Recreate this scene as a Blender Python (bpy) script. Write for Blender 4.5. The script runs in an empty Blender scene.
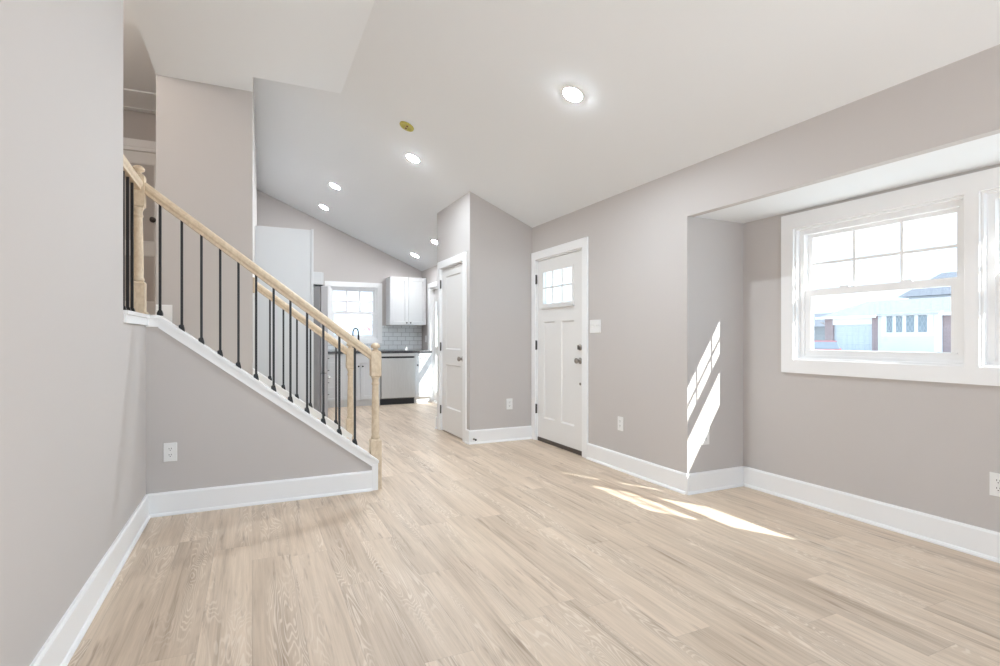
import bpy, bmesh, math, random
from mathutils import Vector, Matrix
random.seed(4)
SC = bpy.context.scene
COL = SC.collection

# ------------------------------------------------------------------ camera, sky, sun, exposure
YAW = math.atan(248/532)
cam = bpy.data.cameras.new('camera'); cam_o = bpy.data.objects.new('camera', cam); COL.objects.link(cam_o)
cam_o.location = (0, 0, 1.135); cam_o.rotation_euler = (math.pi/2, 0, -YAW)
cam.sensor_width = 36; cam.lens = 36*532/1000; cam.shift_y = 0.005; cam.clip_start = 0.05; cam.clip_end = 500
SC.camera = cam_o

world = bpy.data.worlds.new('sky'); SC.world = world; world.use_nodes = True
bg = world.node_tree.nodes['Background']
bg.inputs[0].default_value = (0.62, 0.81, 1.0, 1); bg.inputs[1].default_value = 1.95

sun = bpy.data.lights.new('sun', 'SUN'); sun_o = bpy.data.objects.new('sun', sun); COL.objects.link(sun_o)
sun.energy = 12.5; sun.angle = math.radians(0.5); sun.color = (1, 0.98, 0.95)
sun_o.rotation_euler = Vector((-1, 1.86, -1.53)).to_track_quat('-Z', 'Y').to_euler()

SC.view_settings.view_transform = 'Standard'; SC.view_settings.look = 'None'
SC.view_settings.exposure = 0.43; SC.view_settings.gamma = 1.0; SC.view_settings.use_curve_mapping = False
SC.cycles.max_bounces = 14; SC.cycles.diffuse_bounces = 9; SC.cycles.glossy_bounces = 4
SC.cycles.transparent_max_bounces = 16; SC.cycles.sample_clamp_indirect = 6
SC.cycles.use_denoising = True

# ------------------------------------------------------------------ materials
def mat(name, col, rough=0.5, metal=0.0, spec=0.5, emit=None, es=0.0, coat=0.0):
    m = bpy.data.materials.new(name); m.use_nodes = True
    b = m.node_tree.nodes['Principled BSDF']
    b.inputs['Base Color'].default_value = (*col, 1); b.inputs['Roughness'].default_value = rough
    b.inputs['Metallic'].default_value = metal; b.inputs['Specular IOR Level'].default_value = spec
    if emit: b.inputs['Emission Color'].default_value = (*emit, 1); b.inputs['Emission Strength'].default_value = es
    return m

class NG:                                    # tiny node-graph helper
    def __init__(s, m): s.t = m.node_tree; s.b = s.t.nodes['Principled BSDF']
    def n(s, typ, **kw):
        nd = s.t.nodes.new(typ)
        for k, v in kw.items(): setattr(nd, k, v)
        return nd
    def link(s, a, b): s.t.links.new(a, b)
    def setin(s, nd, i, v):
        if hasattr(v, 'is_linked') or isinstance(v, bpy.types.NodeSocket): s.link(v, nd.inputs[i])
        else: nd.inputs[i].default_value = v
    def math(s, op, a, b=0.0, c=0.0):
        nd = s.n('ShaderNodeMath', operation=op)
        for i, v in enumerate((a, b, c)): s.setin(nd, i, v)
        return nd.outputs[0]
    def comb(s, x, y, z=0.0):
        nd = s.n('ShaderNodeCombineXYZ')
        for i, v in enumerate((x, y, z)): s.setin(nd, i, v)
        return nd.outputs[0]
    def mix(s, f, a, b):
        nd = s.n('ShaderNodeMix', data_type='RGBA')
        s.setin(nd, 0, f); s.setin(nd, 6, a); s.setin(nd, 7, b)
        return nd.outputs[2]
    def noise(s, vec, scale=1.0, detail=2.0, rough=0.5, dist=0.0):
        nd = s.n('ShaderNodeTexNoise'); s.link(vec, nd.inputs['Vector'])
        nd.inputs['Scale'].default_value = scale; nd.inputs['Detail'].default_value = detail
        nd.inputs['Roughness'].default_value = rough; nd.inputs['Distortion'].default_value = dist
        return nd.outputs[0]
    def wn(s, vec):
        nd = s.n('ShaderNodeTexWhiteNoise'); nd.noise_dimensions = '3D'; s.link(vec, nd.inputs['Vector'])
        return nd.outputs[0]
    def bump(s, h, strength, dist=0.002):
        nd = s.n('ShaderNodeBump'); nd.inputs['Strength'].default_value = strength; nd.inputs['Distance'].default_value = dist
        s.link(h, nd.inputs['Height']); s.link(nd.outputs[0], s.b.inputs['Normal'])
    def ss(s, x, a, b):
        nd = s.n('ShaderNodeMapRange', interpolation_type='SMOOTHSTEP')
        s.setin(nd, 0, x); nd.inputs[1].default_value = a; nd.inputs[2].default_value = b
        return nd.outputs[0]

def paint(name, col, rough, bump=0.03):
    m = mat(name, col, rough, spec=0.3); g = NG(m)
    co = g.n('ShaderNodeTexCoord').outputs['Object']
    g.bump(g.noise(co, 260, 2), bump, 0.001)
    return m

def floor_mat():
    m = mat('oak_plank_floor', (0.5, 0.4, 0.3), 0.38, spec=0.45); g = NG(m)
    co = g.n('ShaderNodeTexCoord').outputs['Object']
    sp = g.n('ShaderNodeSeparateXYZ'); g.link(co, sp.inputs[0]); x, y = sp.outputs[0], sp.outputs[1]
    W, L = 0.182, 1.22
    xr = g.math('DIVIDE', x, W); row = g.math('FLOOR', xr); fx = g.math('FRACT', xr)
    yo = g.math('ADD', g.math('DIVIDE', y, L), g.wn(g.comb(row, 3.7, 1.1)))
    colm = g.math('FLOOR', yo); fy = g.math('FRACT', yo)
    pid = g.wn(g.comb(row, colm, 5.3)); pid2 = g.wn(g.comb(row, colm, 9.1)); pid3 = g.wn(g.comb(row, colm, 2.2))
    # plank-local coordinates, metres, shifted by plank so that every board has its own figure
    px = g.math('ADD', g.math('MULTIPLY', g.math('SUBTRACT', fx, 0.5), W), g.math('MULTIPLY', pid, 37.0))
    py = g.math('ADD', y, g.math('MULTIPLY', pid2, 53.0))
    # cathedral figure: contour lines of a stretched noise field
    fld = g.noise(g.comb(g.math('MULTIPLY', px, 8.0), g.math('MULTIPLY', py, 0.95)), 1.0, 2.5, 0.5, 0.35)
    rings = g.math('SINE', g.math('MULTIPLY', fld, 230.0))
    ring = g.ss(rings, 0.1, 1.0)
    figured = g.ss(g.noise(g.comb(g.math('MULTIPLY', px, 7.0), g.math('MULTIPLY', py, 0.9), 4.0), 1.0, 1.0), 0.46, 0.66)
    # fine straight grain
    gr = g.noise(g.comb(g.math('MULTIPLY', px, 170.0), g.math('MULTIPLY', py, 4.0)), 1.0, 3.0, 0.6)
    gr2 = g.noise(g.comb(g.math('MULTIPLY', px, 38.0), g.math('MULTIPLY', py, 1.6)), 1.0, 3.0, 0.55)
    blot = g.noise(g.comb(g.math('MULTIPLY', px, 9.0), g.math('MULTIPLY', py, 1.1), 2.0), 1.0, 3.0, 0.55)
    knot = g.ss(g.noise(g.comb(g.math('MULTIPLY', px, 26.0), g.math('MULTIPLY', py, 2.3), 7.0), 1.0, 3.0, 0.6), 0.57, 0.76)
    streak = g.ss(g.noise(g.comb(g.math('MULTIPLY', px, 52.0), g.math('MULTIPLY', py, 1.3), 11.0), 1.0, 3.0, 0.65), 0.50, 0.68)
    heart = g.ss(g.noise(g.comb(g.math('MULTIPLY', px, 11.0), g.math('MULTIPLY', py, 0.75), 2.0), 1.0, 2.0, 0.5), 0.45, 0.66)
    light, dark = (0.73, 0.595, 0.465, 1), (0.31, 0.225, 0.155, 1)
    tone = g.math('ADD', g.math('MULTIPLY', pid3, 0.30), g.math('MULTIPLY', g.ss(gr2, 0.35, 0.68), 0.18))
    tone = g.math('ADD', tone, g.math('MULTIPLY', heart, 0.20))
    tone = g.math('ADD', tone, g.math('MULTIPLY', g.math('MULTIPLY', streak, g.math('ADD', 0.3, heart)), 0.22))
    tone = g.math('ADD', tone, g.math('MULTIPLY', g.ss(gr, 0.4, 0.7), 0.14))
    c = g.mix(tone, light, dark)
    c = g.mix(g.math('MULTIPLY', g.math('MULTIPLY', ring, figured), 0.58), c, (0.80, 0.70, 0.59, 1))
    c = g.mix(g.math('MULTIPLY', knot, 0.7), c, (0.27, 0.185, 0.125, 1))
    ex = g.math('MULTIPLY', g.math('MINIMUM', fx, g.math('SUBTRACT', 1.0, fx)), W)
    ey = g.math('MULTIPLY', g.math('MINIMUM', fy, g.math('SUBTRACT', 1.0, fy)), L)
    seam = g.math('SUBTRACT', 1.0, g.ss(g.math('MINIMUM', ex, ey), 0.0004, 0.0022))
    c = g.mix(g.math('MULTIPLY', seam, 0.22), c, (0.2, 0.145, 0.1, 1))
    g.link(c, g.b.inputs['Base Color'])
    g.link(g.math('ADD', 0.36, g.math('MULTIPLY', gr2, 0.14)), g.b.inputs['Roughness'])
    g.bump(g.math('SUBTRACT', g.math('MULTIPLY', gr, 0.25), seam), 0.25, 0.0015)
    return m

def oak_mat():
    m = mat('pale_raw_oak', (0.6, 0.45, 0.3), 0.5, spec=0.35); g = NG(m)
    co = g.n('ShaderNodeTexCoord').outputs['Object']
    mp = g.n('ShaderNodeMapping'); g.link(co, mp.inputs[0]); mp.inputs['Scale'].default_value = (14, 30, 9)
    n = g.noise(mp.outputs[0], 3.0, 4.0, 0.6, 0.5)
    g.link(g.mix(g.ss(n, 0.3, 0.72), (0.72, 0.60, 0.45, 1), (0.60, 0.475, 0.335, 1)), g.b.inputs['Base Color'])
    return m

def tile_mat():
    m = mat('white_subway_tile', (0.8, 0.82, 0.83), 0.18, spec=0.5); g = NG(m)
    co = g.n('ShaderNodeTexCoord').outputs['Object']
    sp = g.n('ShaderNodeSeparateXYZ'); g.link(co, sp.inputs[0])
    br = g.n('ShaderNodeTexBrick'); br.offset = 0.5
    g.link(g.comb(sp.outputs[0], sp.outputs[2]), br.inputs['Vector'])
    br.inputs['Scale'].default_value = 1; br.inputs['Brick Width'].default_value = 0.155; br.inputs['Row Height'].default_value = 0.0775
    br.inputs['Mortar Size'].default_value = 0.0035; br.inputs['Mortar Smooth'].default_value = 0.1
    br.inputs['Color1'].default_value = (0.80, 0.83, 0.84, 1); br.inputs['Color2'].default_value = (0.76, 0.79, 0.80, 1)
    br.inputs['Mortar'].default_value = (0.42, 0.43, 0.44, 1)
    g.link(br.outputs[0], g.b.inputs['Base Color'])
    return m

def brick_mat():
    m = mat('pink_brick', (0.4, 0.25, 0.2), 0.9, spec=0.2); g = NG(m)
    co = g.n('ShaderNodeTexCoord').outputs['Object']
    sp = g.n('ShaderNodeSeparateXYZ'); g.link(co, sp.inputs[0])
    br = g.n('ShaderNodeTexBrick'); g.link(g.comb(g.math('ADD', sp.outputs[0], sp.outputs[1]), sp.outputs[2]), br.inputs['Vector'])
    br.inputs['Scale'].default_value = 1; br.inputs['Brick Width'].default_value = 0.22; br.inputs['Row Height'].default_value = 0.075
    br.inputs['Mortar Size'].default_value = 0.009
    br.inputs['Color1'].default_value = (0.42, 0.30, 0.30, 1); br.inputs['Color2'].default_value = (0.36, 0.25, 0.25, 1)
    br.inputs['Mortar'].default_value = (0.42, 0.39, 0.39, 1)
    g.link(br.outputs[0], g.b.inputs['Base Color'])
    return m

def noisy(name, a, b, scale, rough=0.8, stretch=(1, 1, 1), metal=0.0):
    m = mat(name, a, rough, metal, 0.3); g = NG(m)
    co = g.n('ShaderNodeTexCoord').outputs['Object']
    mp = g.n('ShaderNodeMapping'); g.link(co, mp.inputs[0]); mp.inputs['Scale'].default_value = stretch
    g.link(g.mix(g.ss(g.noise(mp.outputs[0], scale, 4, 0.6), 0.3, 0.7), (*a, 1), (*b, 1)), g.b.inputs['Base Color'])
    return m

def siding_mat():
    m = mat('white_lap_siding', (0.8, 0.83, 0.86), 0.6, spec=0.3); g = NG(m)
    co = g.n('ShaderNodeTexCoord').outputs['Object']
    sp = g.n('ShaderNodeSeparateXYZ'); g.link(co, sp.inputs[0])
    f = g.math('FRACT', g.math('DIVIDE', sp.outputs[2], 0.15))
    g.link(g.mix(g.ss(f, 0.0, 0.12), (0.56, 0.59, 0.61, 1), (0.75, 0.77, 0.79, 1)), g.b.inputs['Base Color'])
    g.bump(f, 0.4, 0.02)
    return m

def glass_mat():
    m = bpy.data.materials.new('window_glass'); m.use_nodes = True; t = m.node_tree; t.nodes.clear()
    o = t.nodes.new('ShaderNodeOutputMaterial'); mx = t.nodes.new('ShaderNodeMixShader')
    tr = t.nodes.new('ShaderNodeBsdfTransparent'); gl = t.nodes.new('ShaderNodeBsdfGlossy'); fr = t.nodes.new('ShaderNodeLayerWeight')
    tr.inputs[0].default_value = (0.87, 0.89, 0.89, 1); gl.inputs['Roughness'].default_value = 0.02; fr.inputs[0].default_value = 0.5
    pw = t.nodes.new('ShaderNodeMath'); pw.operation = 'POWER'; pw.inputs[1].default_value = 4.0; t.links.new(fr.outputs['Facing'], pw.inputs[0])
    ma = t.nodes.new('ShaderNodeMath'); ma.operation = 'MULTIPLY_ADD'; ma.inputs[1].default_value = 0.5; ma.inputs[2].default_value = 0.03; t.links.new(pw.outputs[0], ma.inputs[0])
    t.links.new(ma.outputs[0], mx.inputs[0]); t.links.new(tr.outputs[0], mx.inputs[1]); t.links.new(gl.outputs[0], mx.inputs[2])
    t.links.new(mx.outputs[0], o.inputs[0]); return m

WALL = paint('warm_grey_wall_paint', (0.56, 0.530, 0.513), 0.75)
CEIL = paint('white_ceiling_paint', (0.81, 0.832, 0.85), 0.85)
TRIM = mat('white_trim_paint', (0.89, 0.895, 0.90), 0.35, spec=0.4)
DOOR = mat('white_door_paint', (0.80, 0.795, 0.785), 0.38, spec=0.4)
CAB = mat('white_cabinet_paint', (0.66, 0.665, 0.67), 0.35, spec=0.4)
PLATE = mat('white_plastic', (0.83, 0.83, 0.82), 0.3, spec=0.5)
SLOT = mat('dark_slot', (0.03, 0.03, 0.03), 0.6)
OAK = oak_mat()
BLACK = mat('satin_black_iron', (0.018, 0.018, 0.02), 0.42, spec=0.45)
NICKEL = mat('brushed_nickel', (0.36, 0.33, 0.30), 0.32, metal=1.0)
HINGE = mat('dull_dark_hinge', (0.10, 0.095, 0.09), 0.45, metal=0.7)
STEEL = noisy('brushed_stainless', (0.70, 0.70, 0.69), (0.64, 0.64, 0.63), 6, 0.45, (40, 40, 1), 0.85)
DKSTEEL = noisy('grey_appliance_side', (0.27, 0.26, 0.26), (0.24, 0.23, 0.23), 6, 0.45, (1, 1, 1), 0.0)
COUNTER = noisy('dark_granite', (0.05, 0.05, 0.055), (0.11, 0.11, 0.115), 60, 0.25)
KICK = mat('black_toe_kick', (0.03, 0.03, 0.032), 0.5)
THRESH = mat('dark_bronze_threshold', (0.09, 0.075, 0.065), 0.45, metal=0.3)
LENS = mat('downlight_lens', (0.9, 0.9, 0.9), 0.4, emit=(0.82, 0.92, 1.0), es=660)
LENSK = mat('kitchen_downlight_lens', (0.9, 0.9, 0.9), 0.4, emit=(0.93, 0.96, 1.0), es=205)
BRASS = mat('yellow_plastic', (0.52, 0.46, 0.10), 0.5)
BROWN = mat('copper_screw', (0.24, 0.13, 0.06), 0.5, metal=0.4)
FLOOR = floor_mat(); TILE = tile_mat(); GLASS = glass_mat()
BRICK = brick_mat(); SIDING = siding_mat()
ROOF = noisy('pale_grey_shingle', (0.26, 0.265, 0.28), (0.32, 0.325, 0.34), 3.0, 0.9, (0.6, 1, 6))
ROOFD = noisy('slate_blue_shingle', (0.20, 0.21, 0.24), (0.24, 0.25, 0.28), 3.0, 0.9, (0.6, 1, 6))
GRASS = noisy('pale_ground', (0.60, 0.605, 0.60), (0.68, 0.68, 0.67), 0.4, 0.95)
BARK = mat('pale_bark', (0.38, 0.33, 0.31), 0.9)
BLOSSOM = mat('pink_blossom', (0.62, 0.42, 0.42), 0.9)
GARAGE = mat('pale_blue_garage_paint', (0.58, 0.61, 0.64), 0.5)
LEAD = mat('lead_came', (0.42, 0.46, 0.49), 0.6)
DIAM = mat('grey_lead_glass', (0.27, 0.32, 0.36), 0.2)
REDCAR = mat('faded_red_car_paint', (0.30, 0.10, 0.11), 0.6, spec=0.2)
CARGL = mat('car_glass', (0.16, 0.19, 0.23), 0.5, spec=0.2)
TYRE = mat('tyre', (0.04, 0.04, 0.04), 0.8)
CHROME = mat('car_chrome', (0.6, 0.6, 0.6), 0.25, metal=1)
WHITEP = mat('white_porch_paint', (0.72, 0.77, 0.83), 0.5)

# ------------------------------------------------------------------ mesh helpers
def frame(o, U, V, N):
    o, U, V, N = Vector(o), Vector(U), Vector(V), Vector(N)
    return lambda a, b, n: o + U*a + V*b + N*n

class MB:
    def __init__(s): s.bm = bmesh.new()
    def quad(s, *p):
        vs = [s.bm.verts.new(q) for q in p]
        try: s.bm.faces.new(vs)
        except ValueError: pass
    def hexa(s, P):                          # 8 points: bottom loop, top loop
        v = [s.bm.verts.new(p) for p in P]
        for f in ((3,2,1,0),(4,5,6,7),(0,1,5,4),(1,2,6,5),(2,3,7,6),(3,0,4,7)): s.bm.faces.new([v[i] for i in f])
        return s
    def box(s, x0, x1, y0, y1, z0, z1):
        return s.hexa([(x0,y0,z0),(x1,y0,z0),(x1,y1,z0),(x0,y1,z0),(x0,y0,z1),(x1,y0,z1),(x1,y1,z1),(x0,y1,z1)])
    def fbox(s, F, a0, a1, b0, b1, n0, n1):
        return s.hexa([F(a0,b0,n0),F(a1,b0,n0),F(a1,b1,n0),F(a0,b1,n0),F(a0,b0,n1),F(a1,b0,n1),F(a1,b1,n1),F(a0,b1,n1)])
    def prism(s, F, poly, n0, n1):
        A = [s.bm.verts.new(F(a, b, n0)) for a, b in poly]; B = [s.bm.verts.new(F(a, b, n1)) for a, b in poly]
        s.bm.faces.new(A[::-1]); s.bm.faces.new(B); k = len(poly)
        for i in range(k): s.bm.faces.new([A[i], A[(i+1)%k], B[(i+1)%k], B[i]])
        return s
    def lathe(s, F, prof, seg=20):           # F(a,b,n): n is the axis; prof = [(r, n)]
        rings = []
        for r, h in prof:
            rings.append([s.bm.verts.new(F(r*math.cos(2*math.pi*i/seg), r*math.sin(2*math.pi*i/seg), h)) for i in range(seg)])
        for A, B in zip(rings, rings[1:]):
            for i in range(seg):
                f = s.bm.faces.new([A[i], A[(i+1)%seg], B[(i+1)%seg], B[i]]); f.smooth = True
        s.bm.faces.new(rings[0][::-1]); s.bm.faces.new(rings[-1])
        return s
    def tube(s, pts, rad, seg=10):
        pts = [Vector(p) for p in pts]; rings = []
        rads = rad if isinstance(rad, (list, tuple)) else [rad]*len(pts)
        up = Vector((0.31, 0.17, 0.93))
        for i, p in enumerate(pts):
            d = (pts[min(i+1, len(pts)-1)] - pts[max(i-1, 0)]).normalized()
            a = d.cross(up)
            if a.length < 1e-3: a = d.cross(Vector((1, 0, 0)))
            a.normalize(); b = d.cross(a)
            rings.append([s.bm.verts.new(p + (a*math.cos(2*math.pi*k/seg) + b*math.sin(2*math.pi*k/seg))*rads[i]) for k in range(seg)])
        for A, B in zip(rings, rings[1:]):
            for k in range(seg):
                f = s.bm.faces.new([A[k], A[(k+1)%seg], B[(k+1)%seg], B[k]]); f.smooth = True
        s.bm.faces.new(rings[0][::-1]); s.bm.faces.new(rings[-1])
        return s
    def panel(s, F, a0, a1, b0, b1, t, recs, d=0.008, bev=0.012, through=False):
        """slab from n=-t to n=0 whose recs are sunk fields (or openings) with sloped sides"""
        xs = sorted({a0, a1, *[r[0] for r in recs], *[r[1] for r in recs]})
        ys = sorted({b0, b1, *[r[2] for r in recs], *[r[3] for r in recs]})
        for n in (0, -t):
            for i in range(len(xs)-1):
                for j in range(len(ys)-1):
                    cx, cy = (xs[i]+xs[i+1])/2, (ys[j]+ys[j+1])/2
                    if any(r[0] < cx < r[1] and r[2] < cy < r[3] for r in recs): continue
                    q = [F(xs[i],ys[j],n),F(xs[i+1],ys[j],n),F(xs[i+1],ys[j+1],n),F(xs[i],ys[j+1],n)]
                    s.quad(*(q if n == 0 else q[::-1]))
            for r in recs:
                sg = -1 if n == 0 else 1
                e = [(r[0],r[2]),(r[1],r[2]),(r[1],r[3]),(r[0],r[3])]
                if through:
                    if n == 0:
                        for k in range(4):
                            A, B = e[k], e[(k+1)%4]; s.quad(F(*A,0),F(*B,0),F(*B,-t),F(*A,-t))
                    continue
                g = [(r[0]+bev,r[2]+bev),(r[1]-bev,r[2]+bev),(r[1]-bev,r[3]-bev),(r[0]+bev,r[3]-bev)]; m = n + sg*d
                for k in range(4):
                    q = [F(*e[k],n),F(*e[(k+1)%4],n),F(*g[(k+1)%4],m),F(*g[k],m)]
                    s.quad(*(q if n == 0 else q[::-1]))
                q = [F(*p, m) for p in g]; s.quad(*(q if n == 0 else q[::-1]))
        e = [(a0,b0),(a1,b0),(a1,b1),(a0,b1)]
        for k in range(4):
            A, B = e[k], e[(k+1)%4]; s.quad(F(*A,0),F(*A,-t),F(*B,-t),F(*B,0))
        bmesh.ops.remove_doubles(s.bm, verts=s.bm.verts, dist=1e-5)
        return s
    def ring(s, F, a0, a1, b0, b1, w, n0, n1, wb=None, wt=None, wl=None, wr=None):   # rectangular frame, mitre-free
        wb, wt, wl, wr = [w if q is None else q for q in (wb, wt, wl, wr)]
        return s.panel(lambda a, b, n: F(a, b, n1+n), a0, a1, b0, b1, n1-n0, [(a0+wl, a1-wr, b0+wb, b1-wt)], through=True)
    def build(s, name, m, parent=None, origin=None, bev=0.0, smooth=False):
        bmesh.ops.recalc_face_normals(s.bm, faces=s.bm.faces)
        off = Vector((0, 0, 0))
        if parent is not None: off = root_loc(parent)
        elif origin is not None: off = Vector(origin)
        if off.length: bmesh.ops.translate(s.bm, verts=s.bm.verts, vec=-off)
        me = bpy.data.meshes.new(name); s.bm.to_mesh(me); s.bm.free(); me.materials.append(m)
        o = bpy.data.objects.new(name, me); COL.objects.link(o)
        if parent is not None: o.parent = parent
        elif origin is not None: o.location = origin
        if smooth:
            for p in me.polygons: p.use_smooth = True
        if bev:
            b = o.modifiers.new('bevel', 'BEVEL'); b.width = bev; b.segments = 2; b.limit_method = 'ANGLE'; b.angle_limit = math.radians(50)
        return o

def root_loc(o):
    v = Vector((0, 0, 0))
    while o is not None: v = v + o.location; o = o.parent
    return v
def tag(o, label=None, cat=None, group=None, kind=None):
    if label: o['label'] = label
    if cat: o['category'] = cat
    if group: o['group'] = group
    if kind: o['kind'] = kind
    return o
def thing(name, loc, label, cat, group=None, kind=None):
    o = bpy.data.objects.new(name, None); COL.objects.link(o); o.location = loc; o.empty_display_size = 0.05
    return tag(o, label, cat, group, kind)
def copy_tree(o, parent=None, loc=None, label=None):
    kids = list(o.children); c = o.copy(); COL.objects.link(c)
    if parent is not None: c.parent = parent
    if loc is not None: c.location = loc
    if label: c['label'] = label
    for k in kids: copy_tree(k, c)
    return c
def struct(name, mb, m, label, cat, bev=0.0):
    return tag(mb.build(name, m, bev=bev), label, cat, kind='structure')

XY = lambda z=0: frame((0,0,z), (1,0,0), (0,1,0), (0,0,1))
XZ = lambda y=0: frame((0,y,0), (1,0,0), (0,0,1), (0,-1,0))        # faces the camera side (-Y)
YZ = lambda x=0: frame((x,0,0), (0,-1,0), (0,0,1), (-1,0,0))        # faces -X; a runs toward the camera (a = -y)

# ------------------------------------------------------------------ setting: key dimensions
XR, XB, XL = 2.868, 3.44, -0.608          # right wall, bay window wall, left wall
YB, YC, YS, YK = 2.93, 5.29, 4.0, 9.6    # bay end, closet face, stair half wall, kitchen back wall
YN = -1.5                                # end of the modelled room behind the camera
SL, ZR = 0.428, 2.378                     # vault slope and height at the right wall
vz = lambda x: ZR + SL*(XR - x)
FLAT = 3.30                              # flat ceiling over the stair side
LAND = 1.2                               # landing floor

# floor
struct('floor', MB().prism(XY(), [(-2.5,YN),(XR+0.14,YN),(XR+0.14,0.0),(XB+0.1,0.0),(XB+0.1,3.0),(XR+0.14,3.0),(XR+0.14,YK+0.1),(-2.5,YK+0.1)], -0.2, 0.0),
       FLOOR, 'pale oak plank floor running through the whole room', 'floor')
# vaulted ceiling: slab following the slope, and the lower flat part on the stair side
mb = MB(); F = frame((0,0,0), (1,0,0), (0,0,1), (0,1,0))
mb.prism(F, [(-0.9, vz(-0.9)), (3.05, vz(3.05)), (3.05, vz(3.05)+0.2), (-0.9, vz(-0.9)+0.2)], YN, YK+0.2)
struct('ceiling', mb, CEIL, 'white sloped ceiling falling toward the front door wall', 'ceiling')
mb = MB().prism(XY(), [(-0.716,YN),(0.75,YN),(0.75,4.865),(0.005,4.865),(0.005,5.17),(-0.716,5.17)], FLAT, 4.1)
struct('ceiling_flat', mb, CEIL, 'flat white lower ceiling above the stairs', 'ceiling')

# left wall: full height up to Y 3.27, low under the landing rail
mb = MB().prism(frame((0,0,0),(0,1,0),(0,0,1),(1,0,0)), [(YN,0),(4.11,0),(4.11,1.26),(3.34,1.26),(3.34,FLAT+0.02),(YN,FLAT+0.02)], -0.716, XL)
struct('wall_left', mb, WALL, 'tall grey wall at the left beside the camera', 'wall')
# stair half walls
zc = lambda x: 0.344 + 0.757*(0.697 - x)          # top of the sloping cap
XT = 0.697 - (1.281-0.344)/0.757                  # where the slope meets the level landing cap
mb = MB().prism(XZ(), [(XL-0.05,0),(0.81,0),(0.81,zc(0.81)-0.02),(XT,1.261),(XL-0.05,1.261)], -(YS+0.11), -YS)
struct('wall_stair', mb, WALL, 'low grey wall closing the near side of the stairs', 'wall')
mb = MB().prism(XZ(), [(0.005,0),(0.81,0),(0.81,zc(0.81)-0.02),(0.005,zc(0.005)-0.02)], -(5.26), -5.15)
struct('wall_stair.001', mb, WALL, 'low grey wall on the kitchen side of the stairs', 'wall')
# wall behind the stairs and the kitchen's left wall (one corner)
mb = MB().prism(XY(), [(-0.716,5.16),(0.005,5.16),(0.075,YK),(-0.05,YK),(-0.11,5.28),(-0.60,5.28),(-0.60,7.0),(-0.716,7.0)], 0, 3.75)
struct('wall_behind_stair', mb, WALL, 'tall grey wall behind the stairs, lit beside the flat ceiling', 'wall')
# upstairs hall
hl = bpy.data.lights.new('hall_fill', 'POINT'); hl.energy = 22; hl.color = (1, 0.9, 0.8); hl.shadow_soft_size = 0.12  # added unseen fill light, the hall is black without it
hl_o = bpy.data.objects.new('hall_fill', hl); COL.objects.link(hl_o); hl_o.location = (-1.7, 4.3, 3.45)
struct('wall_hall', MB().box(-2.4,-0.6,7.0,7.12,LAND,3.75).box(-2.5,-2.4,2.7,7.12,LAND,3.75).box(-2.5,-0.716,2.6,2.7,LAND,3.75), WALL,
       'grey hall walls on the upper level beyond the landing', 'wall')
struct('floor_landing', MB().box(-2.45,-0.70,2.65,7.05,1.0,LAND).box(-0.70,-0.60,YS+0.11,5.16,1.0,LAND), FLOOR, 'oak floor of the stair landing', 'floor')
struct('ceiling_hall', MB().box(-2.5,-0.70,2.6,7.1,3.63,3.8), CEIL, 'white ceiling of the upper hall', 'ceiling')
# right wall with door and bay openings
D0, D1, DH = 4.27, 5.195, 2.0                      # front door opening
mb = MB()
mb.box(XR,XR+0.16,YN,0.04,0,2.5).box(XR,XR+0.06,0.04,YB,2.02,2.5)
mb.box(XR,XR+0.16,YB,D0,0,2.5).box(XR,XR+0.16,D0,D1,DH,2.5).box(XR,XR+0.16,D1,8.22,0,2.5)
mb.box(XR,XR+0.16,8.22,9.10,2.02,2.5).box(XR,XR+0.16,9.10,YK+0.1,0,2.5)
struct('wall_right', mb, WALL, 'grey wall holding the front door', 'wall')
# wall behind the camera: unseen, opening admits sky light, header added to stop sun
struct('wall_rear', MB().box(-0.72,XR+0.16,YN-0.15,YN,2.12,4.1).box(-0.72,XL+0.05,YN-0.15,YN,0,2.12).box(XR-0.05,XR+0.16,YN-0.15,YN,0,2.12), WALL, 'unseen grey wall behind the camera, opening added for sky light, header to stop the sun', 'wall')
# bay walls
W1, W2, WZ0, WZ1 = (1.517, 2.50), (0.47, 1.452), 0.985, 1.897
mb = MB().box(XR+0.16,XB,YB,YB+0.16,0,2.2).box(XB,XB+0.16,-0.12,YB+0.16,0,WZ0).box(XB,XB+0.16,-0.12,YB+0.16,WZ1,2.2)
mb.box(XB,XB+0.16,W1[1],YB+0.16,WZ0,WZ1).box(XB,XB+0.16,W2[1],W1[0],WZ0,WZ1).box(XB,XB+0.16,-0.12,W2[0],WZ0,WZ1)
mb.box(XR+0.16,XB,-0.12,0.04,0,2.2)
struct('wall_bay', mb, WALL, 'grey walls of the shallow window bay', 'wall')
struct('ceiling_bay', MB().box(XR+0.06,XB+0.16,-0.12,YB+0.16,2.02,2.5), CEIL, 'white soffit over the window bay', 'ceiling')
struct('sun_shade_bay', MB().prism(frame((0,0,0),(1,0,0),(0,0,1),(0,1,0)), [(3.0,2.82),(3.0,2.40),(3.92,2.40),(3.92,2.50)], -0.5, 3.2), TRIM,  # unseen overhang, height set to cut the top of the sun patches
       'unseen white eave added outside the bay to cut the sun patches', 'sun shade')
# closet block
C0, C1, CH = 5.465, 6.25, 1.985
mb = MB().box(2.11,XR,YC,YC+0.1,0,vz(2.11)+0.03).box(2.11,2.21,YC+0.1,C0,0,vz(2.11)+0.03)
mb.box(2.11,2.21,C0,C1,CH,vz(2.11)+0.03).box(2.11,2.21,C1,6.40,0,vz(2.11)+0.03).box(2.21,XR,6.30,6.40,0,vz(2.11)+0.03)
struct('wall_closet', mb, WALL, 'grey closet walls jutting out beside the front door', 'wall')
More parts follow.
